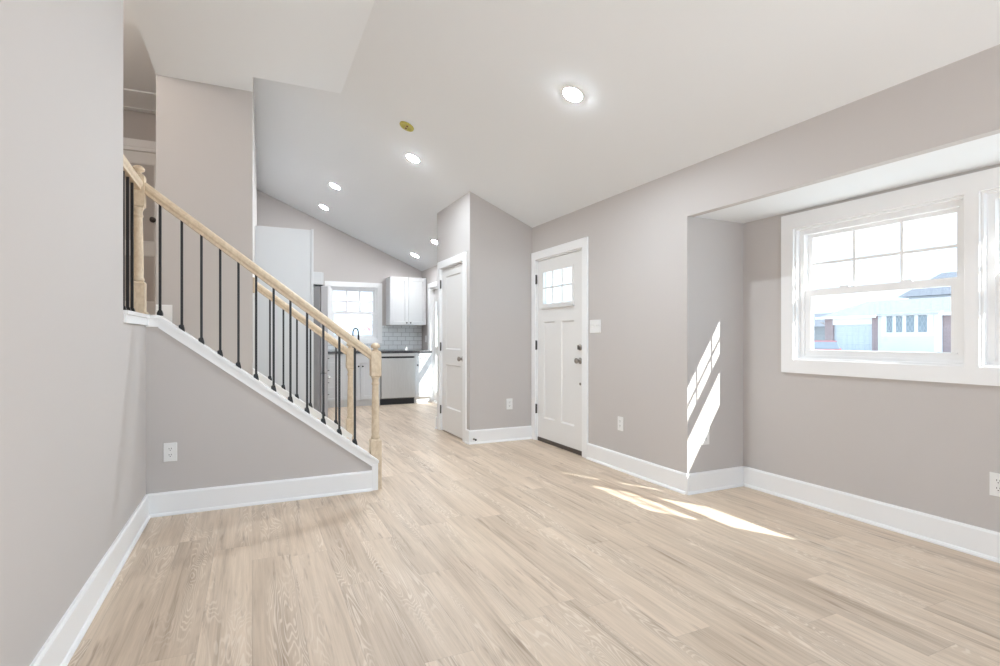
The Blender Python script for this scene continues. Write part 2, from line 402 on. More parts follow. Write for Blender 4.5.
# kitchen back wall
KX, KZ = (1.225, 2.036), (1.12, 2.03)
mb = MB().box(-0.1,KX[0],YK,YK+0.16,0,3.75).box(KX[1],XR+0.16,YK,YK+0.16,0,3.75).box(KX[0],KX[1],YK,YK+0.16,0,KZ[0]).box(KX[0],KX[1],YK,YK+0.16,KZ[1],3.75)
struct('wall_back', mb, WALL, 'grey end wall of the kitchen under the sloped ceiling', 'wall')
struct('wall_backsplash', MB().box(KX[1]+0.092,XR-0.001,YK-0.008,YK+0.001,0.918,1.36).box(0.9,KX[1]+0.092,YK-0.008,YK+0.001,0.918,1.03), TILE,
       'white subway tile backsplash with grey grout behind the counter', 'backsplash')

# ------------------------------------------------------------------ baseboards
BH, BT = 0.148, 0.016
def base_run(mb, p, q, nrm, h=BH, z=0.0):
    p, q, n = Vector((*p, z)), Vector((*q, z)), Vector((*nrm, 0)); u = (q-p); L = u.length; u.normalize()
    G = lambda a, b, k: p + u*k + n*a + Vector((0,0,b))
    mb.prism(G, [(0,0),(BT+0.012,0),(BT+0.012,0.008),(BT+0.006,0.018),(BT,0.02),(BT,h-0.012),(BT-0.006,h),(0,h)], 0, L)
    return mb
def baseboard(name, runs, label):
    mb = MB()
    for r in runs: base_run(mb, *r)
    struct(name, mb, TRIM, label, 'baseboard')
baseboard('baseboard_left', [((XL,YN),(XL,YS),(1,0))], 'white baseboard along the left wall')
baseboard('baseboard_stair', [((XL,YS),(0.809,YS),(0,-1))], 'white baseboard along the low stair wall')
baseboard('baseboard_right', [((XR,D0-0.09),(XR,YB),(-1,0)),((XR,YN),(XR,0.04),(-1,0))], 'white baseboard between the front door and the bay')
baseboard('baseboard_bay', [((XR-BT,YB),(XB,YB),(0,-1)),((XB,YB),(XB,0.04),(-1,0))], 'white baseboard around the window bay')
baseboard('baseboard_closet', [((2.11-BT,YC),(XR,YC),(0,-1)),((2.11,YC),(2.11,5.375),(-1,0)),((2.11,6.34),(2.11,6.40),(-1,0))], 'white baseboard around the closet walls')
baseboard('baseboard_kitchen', [((XR,9.19),(XR,YK),(-1,0)),((XR,6.4),(XR,8.13),(-1,0))], 'white baseboard on the kitchen side wall')
mb = MB(); base_run(mb, (-0.716,5.16), (-0.60,5.16), (0,-1), 0.21, LAND)
struct('baseboard_landing', mb, TRIM, 'short white baseboard at the head of the stairs', 'baseboard')

# ------------------------------------------------------------------ stair trim (caps, aprons)
def slope_trim(name, y0, y1, ap0, ap1, x0, label, landing=False):
    mb = MB(); G = XZ()
    xe = 0.858
    top = [(xe, zc(xe)), (x0, zc(x0))]
    mb.prism(G, [(xe,zc(xe)),(x0,zc(x0)),(x0,zc(x0)-0.022),(xe,zc(xe)-0.022)], -y1, -y0)
    mb.prism(G, [(0.854,zc(0.854)-0.022),(x0,zc(x0)-0.022),(x0,zc(x0)-0.082),(0.854,zc(0.854)-0.082)], -ap1, -ap0)
    mb.box(0.809,0.854,ap0-0.001,ap1,0,zc(0.854)-0.03)
    if landing:
        mb.box(-0.740,-0.585,3.34,YS+0.13,1.259,1.281).box(-0.585,x0,YS-0.025,YS+0.13,1.259,1.281)
        mb.box(XL,XL+0.014,3.34,YS,1.215,1.259).box(XL,x0+0.001,YS-0.014,YS,1.206,1.259)
    struct(name, mb, TRIM, label, 'stair trim', bev=0.002)
slope_trim('trim_1', YS-0.025, YS+0.13, YS-0.014, YS+0.001, XT, 'white cap and apron on the near low stair wall', True)
slope_trim('trim_2', 5.13, 5.28, 5.137, 5.151, 0.005, 'white cap and apron on the kitchen side low stair wall')

# ------------------------------------------------------------------ staircase
st = thing('staircase', (0.1, 4.63, 0), 'flight of steps between the two low stair walls', 'stairs', kind='structure')
for i in range(6):
    x = 0.80 - 0.265*i
    MB().box(x-0.018, x, YS+0.11, 5.15, 0.2*i, 0.2*(i+1)-0.025).build('riser', TRIM, st)
    if i < 5: MB().box(x-0.265, x+0.022, YS+0.11, 5.15, 0.2*(i+1)-0.025, 0.2*(i+1)).build('tread', OAK, st, bev=0.006)

# ------------------------------------------------------------------ railings
RAILP = [(-0.020,-0.032),(0.020,-0.032),(0.022,-0.016),(0.029,-0.004),(0.031,0.012),(0.026,0.026),(0.014,0.034),(-0.014,0.034),(-0.026,0.026),(-0.031,0.012),(-0.029,-0.004),(-0.022,-0.016)]
def rail_sweep(mb, p, q):
    p, q = Vector(p), Vector(q); d = q-p; L = d.length; d.normalize()
    side = Vector((0,0,1)).cross(d).normalized()
    mb.prism(lambda a, b, n: p + d*n + side*a + Vector((0,0,1))*b*(1.2 if abs(d.z) > 0.1 else 1.0), RAILP, 0, L)
    return mb
zr = lambda x: 1.098 + 0.757*(0.697 - x)
def newel(root, x, y, zf, zb, zs, zt, w=0.078):
    """zf foot, zb top of base block, zs bottom of upper block, zt top of upper block"""
    F0 = frame((x,y,0), (1,0,0), (0,1,0), (0,0,1)); h = w/2
    p = MB()
    p.fbox(F0, -h, h, -h, h, zf, zb-0.012)
    def frust(z0, z1, a, b):
        p.hexa([F0(-a,-a,z0),F0(a,-a,z0),F0(a,a,z0),F0(-a,a,z0),F0(-b,-b,z1),F0(b,-b,z1),F0(b,b,z1),F0(-b,b,z1)])
    frust(zb-0.012, zb, h, h-0.010)
    k = zs - zb
    p.lathe(F0, [(h-0.008,zb-0.002),(h-0.004,zb+0.012),(h-0.010,zb+0.024),(0.0285,zb+0.030),(0.030,zb+0.06),(0.029,zb+0.3*k),(0.0265,zb+0.6*k),(0.0235,zs-0.075),(0.0235,zs-0.06),(0.028,zs-0.054),(0.028,zs-0.046),(0.0245,zs-0.040),(0.0245,zs-0.018),(0.030,zs-0.008),(0.031,zs+0.002)])
    frust(zs, zs+0.012, h-0.012, h-0.002)
    p.fbox(F0, -h+0.002, h-0.002, -h+0.002, h-0.002, zs+0.012, zt-0.010)
    frust(zt-0.010, zt, h-0.002, h-0.012)
    o = p.build('newel_post', OAK, root)
    q = MB().lathe(F0, [(0.024,zt-0.001),(0.024,zt+0.006),(0.017,zt+0.010),(0.017,zt+0.016),(0.033,zt+0.024),(0.036,zt+0.034),(0.033,zt+0.044),(0.022,zt+0.054),(0.008,zt+0.060),(0.001,zt+0.061)])
    q.build('finial', OAK, o)
    return o
def baluster(root, x, y, z0, z1, tilt=0.0):
    w = 0.0075
    G = frame((x,y,0), (1,0,0), (0,1,0), (0,0,1))
    b = MB().fbox(G, -w, w, -w, w, z0, z1).build('baluster', BLACK, root)
    s = MB(); a, c = 0.0165, 0.010
    sl = 0.757*tilt
    def lev(h, r): return [G(-r,-r,z0+h+sl*r), G(r,-r,z0+h-sl*r), G(r,r,z0+h-sl*r), G(-r,r,z0+h+sl*r)]
    s.hexa(lev(-0.001, a) + lev(0.016, a)); s.hexa(lev(0.016, a) + [G(-c,-c,z0+0.034),G(c,-c,z0+0.034),G(c,c,z0+0.034),G(-c,c,z0+0.034)])
    s.build('baluster_shoe', BLACK, b)
YR1, YR2 = YS+0.065, 5.20
r1 = thing('stair_railing', (0.85, YR1, 0), 'oak stair railing with black iron balusters on the near side, with level landing length', 'railing')
newel(r1, 0.850, YR1, 0.0, 0.372, 0.838, 1.038)
xu, yu = -0.658, YS+0.055
nt = newel(r1, xu, yu, 1.281, 1.497, 1.965, 2.178)
MB().box(xu-0.052,xu+0.052,yu-0.052,yu+0.052,1.281,1.300).build('plinth_mould', OAK, nt, bev=0.006)
h = MB(); rail_sweep(h, (0.815,YR1,zr(0.815)), (xu+0.036,YR1,zr(xu+0.036))); h.build('handrail', OAK, r1)
h = MB(); rail_sweep(h, (xu,yu-0.036,2.107), (xu,3.33,2.107)); h.build('landing_handrail', OAK, r1)
for x in (-0.419,-0.306,-0.195,-0.084,0.026,0.138,0.248,0.360,0.472,0.585,0.697): baluster(r1, x, YR1, zc(x), zr(x)-0.03, 1)
baluster(r1, -0.541, YR1, 1.281, zr(-0.541)-0.03)
for y in (3.49, 3.612, 3.735, 3.86): baluster(r1, xu, y, 1.281, 2.08)
r2 = thing('stair_railing', (0.85, YR2, 0), 'short oak stair railing with black balusters on the kitchen side, ending at the tall wall', 'railing')
newel(r2, 0.850, YR2, 0.0, 0.372, 0.838, 1.038)
h = MB(); rail_sweep(h, (0.815,YR2,zr(0.815)), (0.022,YR2,zr(0.022))); h.build('handrail', OAK, r2)
MB().box(0.006,0.024,YR2-0.04,YR2+0.05,zr(0.02)-0.075,zr(0.02)+0.06).build('wall_rosette', OAK, r2, bev=0.004)
for x in (0.146,0.258,0.373,0.490,0.604,0.718): baluster(r2, x, YR2, zc(x), zr(x)-0.03, 1)

# ------------------------------------------------------------------ doors
def casing(root, F, a0, a1, b1, w, th=0.018, b0=0.0):
    """three-sided door casing around opening a0..a1, top b1"""
    mb = MB()
    mb.prism(F, [(a0-w,b0),(a0,b0),(a0,b1),(a1,b1),(a1,b0),(a1+w,b0),(a1+w,b1+w),(a0-w,b1+w)], 0.0, th)
    return mb.build('door_casing', TRIM, root, bev=0.003)
def knob(root, F, a, b, n, sgn=1, r=0.027, mtl=None, name='door_knob'):
    G = lambda x, y, z: F(a+x, b+y, n+z*sgn)
    MB().lathe(G, [(0.031,0),(0.031,0.004),(0.027,0.008),(0.012,0.010),(0.011,0.026),(r*0.75,0.032),(r,0.044),(r*0.96,0.054),(r*0.6,0.062),(0.004,0.064)]).build(name, mtl or NICKEL, root)
def hinge(root, F, a, b, n):
    MB().fbox(F, a-0.016, a+0.016, b-0.05, b+0.05, n-0.001, n+0.003).lathe(frame(F(a,b,n+0.006), (1,0,0),(0,1,0),(0,0,1)), [(0.007,-0.052),(0.007,0.052)], 10).build('hinge', HINGE, root)

# front door in the right wall; frame coordinate a = -y
F = YZ(XR)
d1 = thing('door_1', (XR, (D0+D1)/2, 0), 'white front door with six small panes over two tall panels', 'door', kind='structure')
casing(d1, F, -D1, -D0, DH, 0.088)
MB().prism(F, [(-D1,0.0),(-D1+0.014,0.0),(-D1+0.014,DH-0.014),(-D0-0.014,DH-0.014),(-D0-0.014,0),(-D0,0),(-D0,DH),(-D1,DH)], -0.158, 0.0).build('door_jamb', TRIM, d1)
G = YZ(XR+0.012)
A0, A1 = -D1+0.017, -D0-0.017
PL = [(-5.056,-4.818,0.262,1.312),(-4.695,-4.447,0.262,1.312)]
mb = MB(); LT = (-5.062,-4.470,1.480,1.852)
# leaf built as one slab: glazed opening cut through, panels sunk
def leaf_front():
    m_ = MB()
    recs = PL
    m_.panel(G, A0, A1, 0.044, 1.48, 0.045, recs, 0.011, 0.016)
    m_.panel(G, A0, A1, 1.48, DH-0.018, 0.045, [(LT[0],LT[1],1.495,LT[3])], through=True)
    return m_
leaf = leaf_front().build('door_leaf', DOOR, d1)
mb = MB().fbox(G, LT[0]-0.03, LT[1]+0.03, 1.452, 1.476, -0.001, 0.020).build('ledge_shelf', DOOR, leaf, bev=0.004)
mb = MB(); lw = (LT[1]-LT[0]); lh = LT[3]-1.495
mb.ring(G, LT[0]-0.014, LT[1]+0.014, 1.481, LT[3]+0.014, 0.022, 0.0, 0.009)
for k in (1,2): mb.fbox(G, LT[0]+lw*k/3-0.008, LT[0]+lw*k/3+0.008, 1.495, LT[3], -0.012, 0.004)
mb.fbox(G, LT[0], LT[1], 1.495+lh/2-0.008, 1.495+lh/2+0.008, -0.012, 0.004)
mb.build('muntin_grid', DOOR, leaf)
MB().fbox(G, LT[0], LT[1], 1.495, LT[3], -0.026, -0.020).build('door_glass', GLASS, leaf)
MB().fbox(G, A0-0.003, A1+0.003, 0.0, 0.042, -0.10, 0.006).build('threshold', THRESH, d1, bev=0.004)
for z in (0.352, 1.057, 1.784): hinge(d1, F, -D1+0.004, z, 0.001)
knob(d1, G, -4.338, 0.915, 0.0)
Q = lambda x, y, z: G(-4.338+x, 1.045+y, z)
MB().lathe(Q, [(0.030,0),(0.030,0.006),(0.026,0.014),(0.012,0.016),(0.012,0.018)]).fbox(Q, -0.006, 0.006, -0.02, 0.02, 0.017, 0.032).build('deadbolt', NICKEL, d1)
Q = lambda x, y, z: G(-4.338+x, 0.69+y, z)
MB().lathe(Q, [(0.013,0),(0.013,0.005),(0.008,0.009),(0.002,0.010)]).build('door_stop_pin', NICKEL, d1)

# closet door (in the closet wall that faces -X)
F = YZ(2.11)
d2 = thing('door_2', (2.11, (C0+C1)/2, 0), 'white two panel closet door beside the kitchen', 'door', kind='structure')
casing(d2, F, -C1, -C0, CH, 0.088)
MB().prism(F, [(-C1,0),(-C1+0.012,0),(-C1+0.012,CH-0.012),(-C0-0.012,CH-0.012),(-C0-0.012,0),(-C0,0),(-C0,CH),(-C1,CH)], -0.098, 0.0).build('door_jamb', TRIM, d2)
G = YZ(2.122)
leaf = MB().panel(G, -C1+0.015, -C0-0.015, 0.012, CH-0.016, 0.036, [(-6.11,-5.60,1.0,1.875),(-6.11,-5.60,0.30,0.82)], 0.010, 0.014).build('door_leaf', DOOR, d2)
knob(d2, G, -5.530, 0.903, 0.0)
for z in (0.26, 1.03, 1.794): hinge(d2, F, -C1+0.004, z, 0.001)

# upper hall door, closed, in the hall end wall
F = XZ(7.0)
d3 = thing('door_3', (-1.25, 7.0, LAND), 'white panel door at the end of the upper hall', 'door', kind='structure')
casing(d3, F, -1.66, -0.85, 3.235, 0.085, 0.02, LAND)
MB().prism(F, [(-1.66,LAND),(-1.645,LAND),(-1.645,3.20),(-0.865,3.20),(-0.865,LAND),(-0.85,LAND),(-0.85,3.235),(-1.66,3.235)], 0.0, 0.012).build('door_jamb', TRIM, d3)
G = XZ(6.994)
MB().panel(G, -1.642, -0.868, LAND+0.01, 3.185, 0.03, [(-1.53,-0.98,2.20,3.065),(-1.53,-0.98,1.532,2.05)], 0.008, 0.014).build('door_leaf', DOOR, d3)
knob(d3, G, -1.0, 2.449, 0.0, 1, 0.024, HINGE)

# ------------------------------------------------------------------ windows
def double_hung(root, F, a0, a1, b0, b1, depth, fs=0.032, fb=0.02, ft=0.034, st_=0.046, grid=(3, 2), m=0.009, locks=True):
    """vinyl double-hung unit in an opening of a wall; F's n points into the room"""
    mid = b0 + (b1-b0)*0.503
    MB().ring(F, a0, a1, b0, b1, 0.012, -depth+0.001, 0.0).build('jamb', TRIM, root)
    fr = MB().ring(F, a0+0.012, a1-0.012, b0+0.012, b1-0.012, fs, -depth+0.02, -0.035, wb=fb, wt=ft).build('window_frame', TRIM, root)
    A0, A1 = a0+0.012+fs*0.75, a1-0.012-fs*0.75; B0, B1 = b0+0.012+fb*0.7, b1-0.012-ft*0.7
    lo = MB().ring(F, A0, A1, B0, mid+0.024, st_+0.006, -0.075, -0.045, wb=0.044, wt=0.046)
    lo.fbox(F, A0+0.02, A1-0.02, B0+0.036, B0+0.042, -0.046, -0.037)
    lo = lo.build('lower_sash', TRIM, root, bev=0.002)
    MB().fbox(F, A0+st_-0.004, A1-st_+0.004, B0+0.04, mid-0.018, -0.064, -0.060).build('glass_pane', GLASS, lo)
    up = MB().ring(F, A0, A1, mid-0.018, B1, st_-0.006, -0.108, -0.078, wb=0.036, wt=0.034).build('upper_sash', TRIM, root, bev=0.002)
    u0, u1, v0, v1 = A0+st_-0.006, A1-st_+0.006, mid+0.018, B1-0.034
    MB().fbox(F, u0-0.004, u1+0.004, v0-0.004, v1+0.004, -0.097, -0.093).build('glass_pane', GLASS, up)
    g = MB()
    xs = [u0] + [u0+(u1-u0)*k/grid[0] for k in range(1, grid[0])] + [u1]; vm = (v0+v1)/2
    for x in xs[1:-1]: g.fbox(F, x-m, x+m, v0, v1, -0.0925, -0.084)
    for k, (xa, xb) in enumerate(zip(xs, xs[1:])): g.fbox(F, xa+(m if k else 0), xb-(m if k < grid[0]-1 else 0), vm-m, vm+m, -0.0925, -0.084)
    g.build('muntin_grid', TRIM, up)
    if locks:
        for k in (0.3, 0.7):
            c = A0 + (A1-A0)*k
            MB().fbox(F, c-0.03, c+0.03, mid+0.024, mid+0.036, -0.07, -0.048).build('sash_lock', TRIM, lo, bev=0.003)

F = YZ(XB)
w1 = thing('window_1', (XB, sum(W1)/2, WZ0), 'white double hung bay window nearest the front door', 'window', kind='structure')
double_hung(w1, F, -W1[1], -W1[0], WZ0, WZ1, 0.155)
w2 = thing('window_2', (XB, sum(W2)/2, WZ0), 'white double hung bay window cut off at the right edge', 'window', kind='structure')
double_hung(w2, F, -W2[1], -W2[0], WZ0, WZ1, 0.155)
mb = MB().panel(lambda a,b,n: F(a,b,0.02+n), -2.592, -0.378, 0.892, 2.000, 0.02, [(-W1[1],-W1[0],WZ0,WZ1),(-W2[1],-W2[0],WZ0,WZ1)], through=True)
struct('trim_bay_casing', mb, TRIM, 'flat white casing around the pair of bay windows', 'window casing', bev=0.003)

F = XZ(YK)
w3 = thing('window_3', (1.63, YK, KZ[0]), 'white double hung window over the kitchen sink', 'window', kind='structure')
double_hung(w3, F, KX[0], KX[1], KZ[0], KZ[1], 0.155, fs=0.026, fb=0.014, ft=0.026, st_=0.036, m=0.014)
MB().ring(lambda a,b,n: F(a,b,n), KX[0]-0.09, KX[1]+0.09, KZ[0]-0.085, KZ[1]+0.09, 0.09, 0.0, 0.02, wb=0.085).build('window_casing', TRIM, w3, bev=0.003)

# glazed patio door in the kitchen's right wall
F = YZ(XR)
d4 = thing('door_4', (XR, 8.26, 0), 'white glazed patio door on the kitchen side wall, seen edge on', 'door', kind='structure')
casing(d4, F, -9.10, -8.22, 2.02, 0.085)
MB().ring(F, -9.10, -8.22, 0.0, 2.02, 0.03, -0.155, 0.0).build('door_frame', TRIM, d4)
lf = MB().panel(lambda a,b,n: F(a,b,n-0.06), -9.07, -8.25, 0.03, 1.99, 0.045, [(-8.97,-8.35,0.20,0.86),(-8.97,-8.35,0.98,1.78)], through=True).build('door_leaf', DOOR, d4)
MB().fbox(F, -8.98, -8.34, 0.19, 1.87, -0.085, -0.080).build('glass_pane', GLASS, lf)
knob(d4, lambda a,b,n: F(a,b,n-0.06), -8.30, 0.92, 0.0)

# ------------------------------------------------------------------ recessed lights and ceiling plate on the slope
nrm = Vector((-SL, 0, -1)).normalized(); U = Vector((0,1,0)); V = nrm.cross(U).normalized()
LIGHTS = [((1.950,3.026), 'largest round recessed ceiling light, nearest the camera on the bare slope'),
          ((1.487,5.288), 'recessed ceiling light next to the yellow ceiling plate'),
          ((1.009,7.402), 'upper recessed kitchen light of the left pair high on the slope'),
          ((1.014,8.651), 'lower recessed kitchen light of the left pair, nearest the end wall'),
          ((2.496,8.753), 'recessed kitchen light above the white wall cabinet'),
          ((2.462,7.516), 'recessed kitchen light half hidden by the closet wall corner')]
proto = None
for (x, y), lab in LIGHTS:
    p = Vector((x, y, vz(x)))
    if proto is None:
        proto = thing('recessed_light', p, lab, 'ceiling light', 'recessed ceiling lights')
        G = lambda a, b, n: p + U*a + V*b + nrm*n
        MB().lathe(G, [(0.082,0.0),(0.081,0.003),(0.075,0.006),(0.067,0.0065)], 32).build('trim_ring', PLATE, proto)
        MB().lathe(G, [(0.066,0.0062),(0.062,0.0085),(0.001,0.0095)], 32).build('light_lens', LENS, proto)
    else:
        c = copy_tree(proto, None, p, lab)
        if y > 6:                             # weaker lenses keep the kitchen from overexposing
            for k in c.children:
                if k.name.startswith('light_lens'): k.data = k.data.copy(); k.data.materials[0] = LENSK
p = Vector((1.275, 4.734, vz(1.275)))
G = lambda a, b, n: p + U*a + V*b + nrm*n
sd = thing('ceiling_bracket', p, 'round yellow mounting plate with brown screws left bare on the sloped ceiling', 'mounting plate')
MB().lathe(G, [(0.068,0.0),(0.068,0.010),(0.064,0.014),(0.050,0.014),(0.046,0.006),(0.001,0.006)], 28).build('round_plate', BRASS, sd)
MB().fbox(G, -0.045, 0.045, -0.011, 0.011, 0.005, 0.013).build('cross_bar', BRASS, sd, bev=0.002)
for a in (-0.026, 0.022): MB().lathe(lambda x,y,n: G(a+x, 0.002+y, n), [(0.010,0.012),(0.010,0.019),(0.004,0.022)], 12).build('screw', BROWN, sd)
# attic hatch on the hall ceiling
hx = thing('attic_hatch', (-1.2, 6.65, 3.63), 'white attic hatch frame on the upper hall ceiling', 'hatch')
Fh = frame((0,0,3.63), (1,0,0), (0,1,0), (0,0,-1))
MB().ring(Fh, -1.75, -0.735, 6.40, 6.92, 0.05, 0.0, 0.014).build('hatch_frame', CEIL, hx)
MB().fbox(Fh, -1.70, -0.785, 6.45, 6.87, 0.0, 0.008).build('hatch_panel', CEIL, hx)

# ------------------------------------------------------------------ outlets and switches
def outlet(F, a, b, label, w=0.076, h=0.120):
    o = thing('wall_outlet', F(a, b, 0), label, 'outlet', 'white wall outlets')
    G = lambda x, y, n: F(a+x, b+y, n)
    MB().fbox(G, -w/2, w/2, -h/2, h/2, 0.0, 0.006).build('cover_plate', PLATE, o, bev=0.003)
    for dy in (0.0195, -0.0195):
        r = MB().prism(G, [(x*0.0165, dy+y*0.0145) for x, y in ((-1,-0.5),(-0.55,-1),(0.55,-1),(1,-0.5),(1,0.5),(0.55,1),(-0.55,1),(-1,0.5))], 0.005, 0.0085).build('receptacle', PLATE, o)
        s = MB()
        for dx in (-0.0065, 0.0065): s.fbox(G, dx-0.0013, dx+0.0013, dy+0.000, dy+0.009, 0.008, 0.0089)
        s.lathe(lambda x, y, n: G(x, dy-0.007+y, n), [(0.0026,0.008),(0.0026,0.0089)], 8)
        s.build('slots', SLOT, r)
    return o
outlet(XZ(YS), -0.476, 0.401, 'white outlet on the low stair wall')
outlet(XZ(YC), 2.579, 0.405, 'white outlet on the closet wall left of the front door')
outlet(YZ(XR), -3.700, 0.400, 'white outlet right of the front door')
outlet(XZ(YB), 3.042, 0.405, 'white outlet on the sunlit side wall of the bay')
outlet(YZ(XB), -1.378, 0.388, 'white outlet under the bay windows at the right edge')
F = YZ(XR)
sw = thing('light_switch', F(-4.07, 1.242, 0), 'wide white three gang switch plate right of the front door', 'switch')
MB().fbox(F, -4.154, -3.986, 1.182, 1.302, 0, 0.006).build('cover_plate', PLATE, sw, bev=0.003)
for k in range(3):
    a = -4.07 + (k-1)*0.046
    MB().hexa([F(a-0.0045,1.228,0.005),F(a+0.0045,1.228,0.005),F(a+0.0045,1.254,0.005),F(a-0.0045,1.254,0.005),F(a-0.004,1.236,0.008),F(a+0.004,1.236,0.008),F(a+0.004,1.252,0.016),F(a-0.004,1.252,0.016)]).build('toggle', PLATE, sw)
outlet(YZ(XR), -9.34, 1.12, 'small white outlet beside the kitchen patio door')
# door stop on the closet baseboard
F = XZ(YC-BT)
ds = thing('door_stop', F(2.15, 0.055, 0), 'small nickel door stop on the closet baseboard corner', 'door stop')
G = lambda x, y, n: F(2.15+x, 0.055+y, n)
MB().lathe(G, [(0.012,0),(0.012,0.004),(0.006,0.006),(0.006,0.05)], 12).build('stem', NICKEL, ds)
MB().lathe(G, [(0.010,0.048),(0.011,0.055),(0.009,0.064),(0.002,0.066)], 12).build('rubber_tip', SLOT, ds)

# ------------------------------------------------------------------ kitchen
KF = 8.99                                   # face of the base cabinets
def shaker(mb, F, a0, a1, b0, b1, rail=0.055):
    return mb.panel(F, a0, a1, b0, b1, 0.02, [(a0+rail, a1-rail, b0+rail, b1-rail)], 0.010, 0.003)
def cab_knob(root, F, a, b):
    MB().lathe(lambda x,y,n: F(a+x,b+y,n), [(0.006,0),(0.005,0.012),(0.014,0.016),(0.014,0.024),(0.006,0.028)], 12).build('knob', BLACK, root)
def bar_pull(root, F, a, b, w=0.13):
    MB().fbox(F, a-w/2, a+w/2, b-0.005, b+0.005, 0.022, 0.032).fbox(F, a-w/2+0.012, a-w/2+0.022, b-0.004, b+0.004, 0, 0.024).fbox(F, a+w/2-0.022, a+w/2-0.012, b-0.004, b+0.004, 0, 0.024).build('bar_pull', BLACK, root)
F = XZ(KF-0.02)
def base_cabinet(x0, x1, label):
    c = thing('base_cabinet', ((x0+x1)/2, 9.3, 0), label, 'cabinet')
    MB().box(x0+0.001, x1-0.001, KF, YK-0.001, 0.10, 0.69 if 'sink' in label else 0.878).box(x0+0.001, x1-0.001, KF+0.05, YK-0.001, 0.0, 0.10).build('cabinet_body', CAB, c)
    MB().box(x0+0.001, x1-0.001, KF+0.04, KF+0.049, 0.0, 0.10).build('toe_kick', CAB, c)
    return c
c = base_cabinet(0.82, 1.30, 'white base cabinet with four stacked drawers beside the refrigerator')
for b0, b1 in ((0.70,0.868),(0.495,0.69),(0.30,0.485),(0.115,0.29)):
    d = shaker(MB(), F, 0.825, 1.295, b0, b1, 0.035).build('drawer', CAB, c); bar_pull(d, F, 1.06, (b0+b1)/2+0.02, 0.14)
c = base_cabinet(1.30, 1.965, 'white sink base cabinet with a pair of doors under the kitchen window')
MB().panel(F, 1.305, 1.96, 0.715, 0.868, 0.02, []).build('false_front', CAB, c)
for a0, a1, k in ((1.305,1.628,1.597),(1.634,1.96,1.665)):
    d = shaker(MB(), F, a0, a1, 0.115, 0.705).build('door', CAB, c); cab_knob(d, F, k, 0.665)
c = base_cabinet(2.56, 2.859, 'narrow white base cabinet right of the dishwasher')
d = shaker(MB(), F, 2.565, 2.85, 0.715, 0.868, 0.035).build('drawer', CAB, c); bar_pull(d, F, 2.71, 0.80, 0.12)
d = shaker(MB(), F, 2.565, 2.85, 0.115, 0.705).build('door', CAB, c); cab_knob(d, F, 2.60, 0.665)
# dishwasher
dw = thing('dishwasher', (2.262, 9.25, 0), 'stainless steel dishwasher under the dark counter', 'dishwasher')
MB().box(1.97,2.555,KF,YK-0.02,0.10,0.875).build('tub_body', DKSTEEL, dw)
MB().fbox(F, 1.972, 2.553, 0.115, 0.79, -0.02, 0.022).build('door', STEEL, dw, bev=0.006)
MB().fbox(F, 1.972, 2.553, 0.822, 0.872, -0.02, 0.018).build('control_strip', STEEL, dw, bev=0.003)
MB().fbox(F, 1.99, 2.535, 0.79, 0.822, -0.02, -0.005).build('pocket_handle', KICK, dw)
MB().box(1.972,2.553,KF+0.02,KF+0.06,0.0,0.105).build('toe_kick', KICK, dw)
# counter
struct_counter = MB()
struct_counter.box(0.70,1.36,KF-0.035,YK-0.009,0.879,0.915).box(1.90,2.859,KF-0.035,YK-0.009,0.879,0.915).box(1.36,1.90,KF-0.035,9.08,0.879,0.915).box(1.36,1.90,9.48,YK-0.009,0.879,0.915)
tag(struct_counter.build('countertop', COUNTER, origin=(1.8,9.27,0.879), bev=0.003), 'dark granite countertop along the kitchen end wall', 'countertop')
sk = thing('sink', (1.63, 9.28, 0.70), 'stainless undermount sink below the kitchen window', 'sink')
MB().panel(frame((0,0,0.90),(1,0,0),(0,1,0),(0,0,1)), 1.361, 1.899, 9.081, 9.479, 0.20, [(1.375,1.885,9.095,9.465)], 0.18, 0.02).build('basin', STEEL, sk)
# faucet
fc = thing('faucet', (1.63, 9.52, 0.915), 'black gooseneck pull down faucet in front of the kitchen window', 'faucet')
MB().lathe(frame((1.60,9.52,0.915),(1,0,0),(0,1,0),(0,0,1)), [(0.028,0),(0.028,0.006),(0.017,0.012),(0.015,0.07)], 16).build('base', BLACK, fc)
pts = [(1.60,9.52,0.97),(1.60,9.52,1.22)] + [(1.60+0.042-0.042*math.cos(t), 9.52-0.03*(1-math.cos(t)), 1.22+0.085*math.sin(t)) for t in [math.pi*k/10 for k in range(1,11)]] + [(1.684,9.46,1.19)]
MB().tube(pts, 0.0105, 12).build('gooseneck', BLACK, fc)
MB().tube([(1.684,9.46,1.20),(1.685,9.458,1.16),(1.686,9.456,1.08)], [0.012,0.016,0.017], 12).build('spray_head', BLACK, fc)
MB().tube([(1.615,9.52,0.965),(1.66,9.51,0.985)], 0.007, 8).build('lever', BLACK, fc)
# wall cabinet
wc = thing('wall_cabinet', (2.52, 9.43, 1.36), 'white two door wall cabinet above the subway tile', 'cabinet')
MB().box(2.195,2.855,9.29,YK-0.001,1.365,2.215).build('cabinet_body', CAB, wc)
F = XZ(9.27)
for a0, a1, k in ((2.198,2.522,2.49),(2.528,2.852,2.56)):
    d = shaker(MB(), F, a0, a1, 1.368, 2.212, 0.06).build('door', CAB, wc); cab_knob(d, F, k, 1.405)
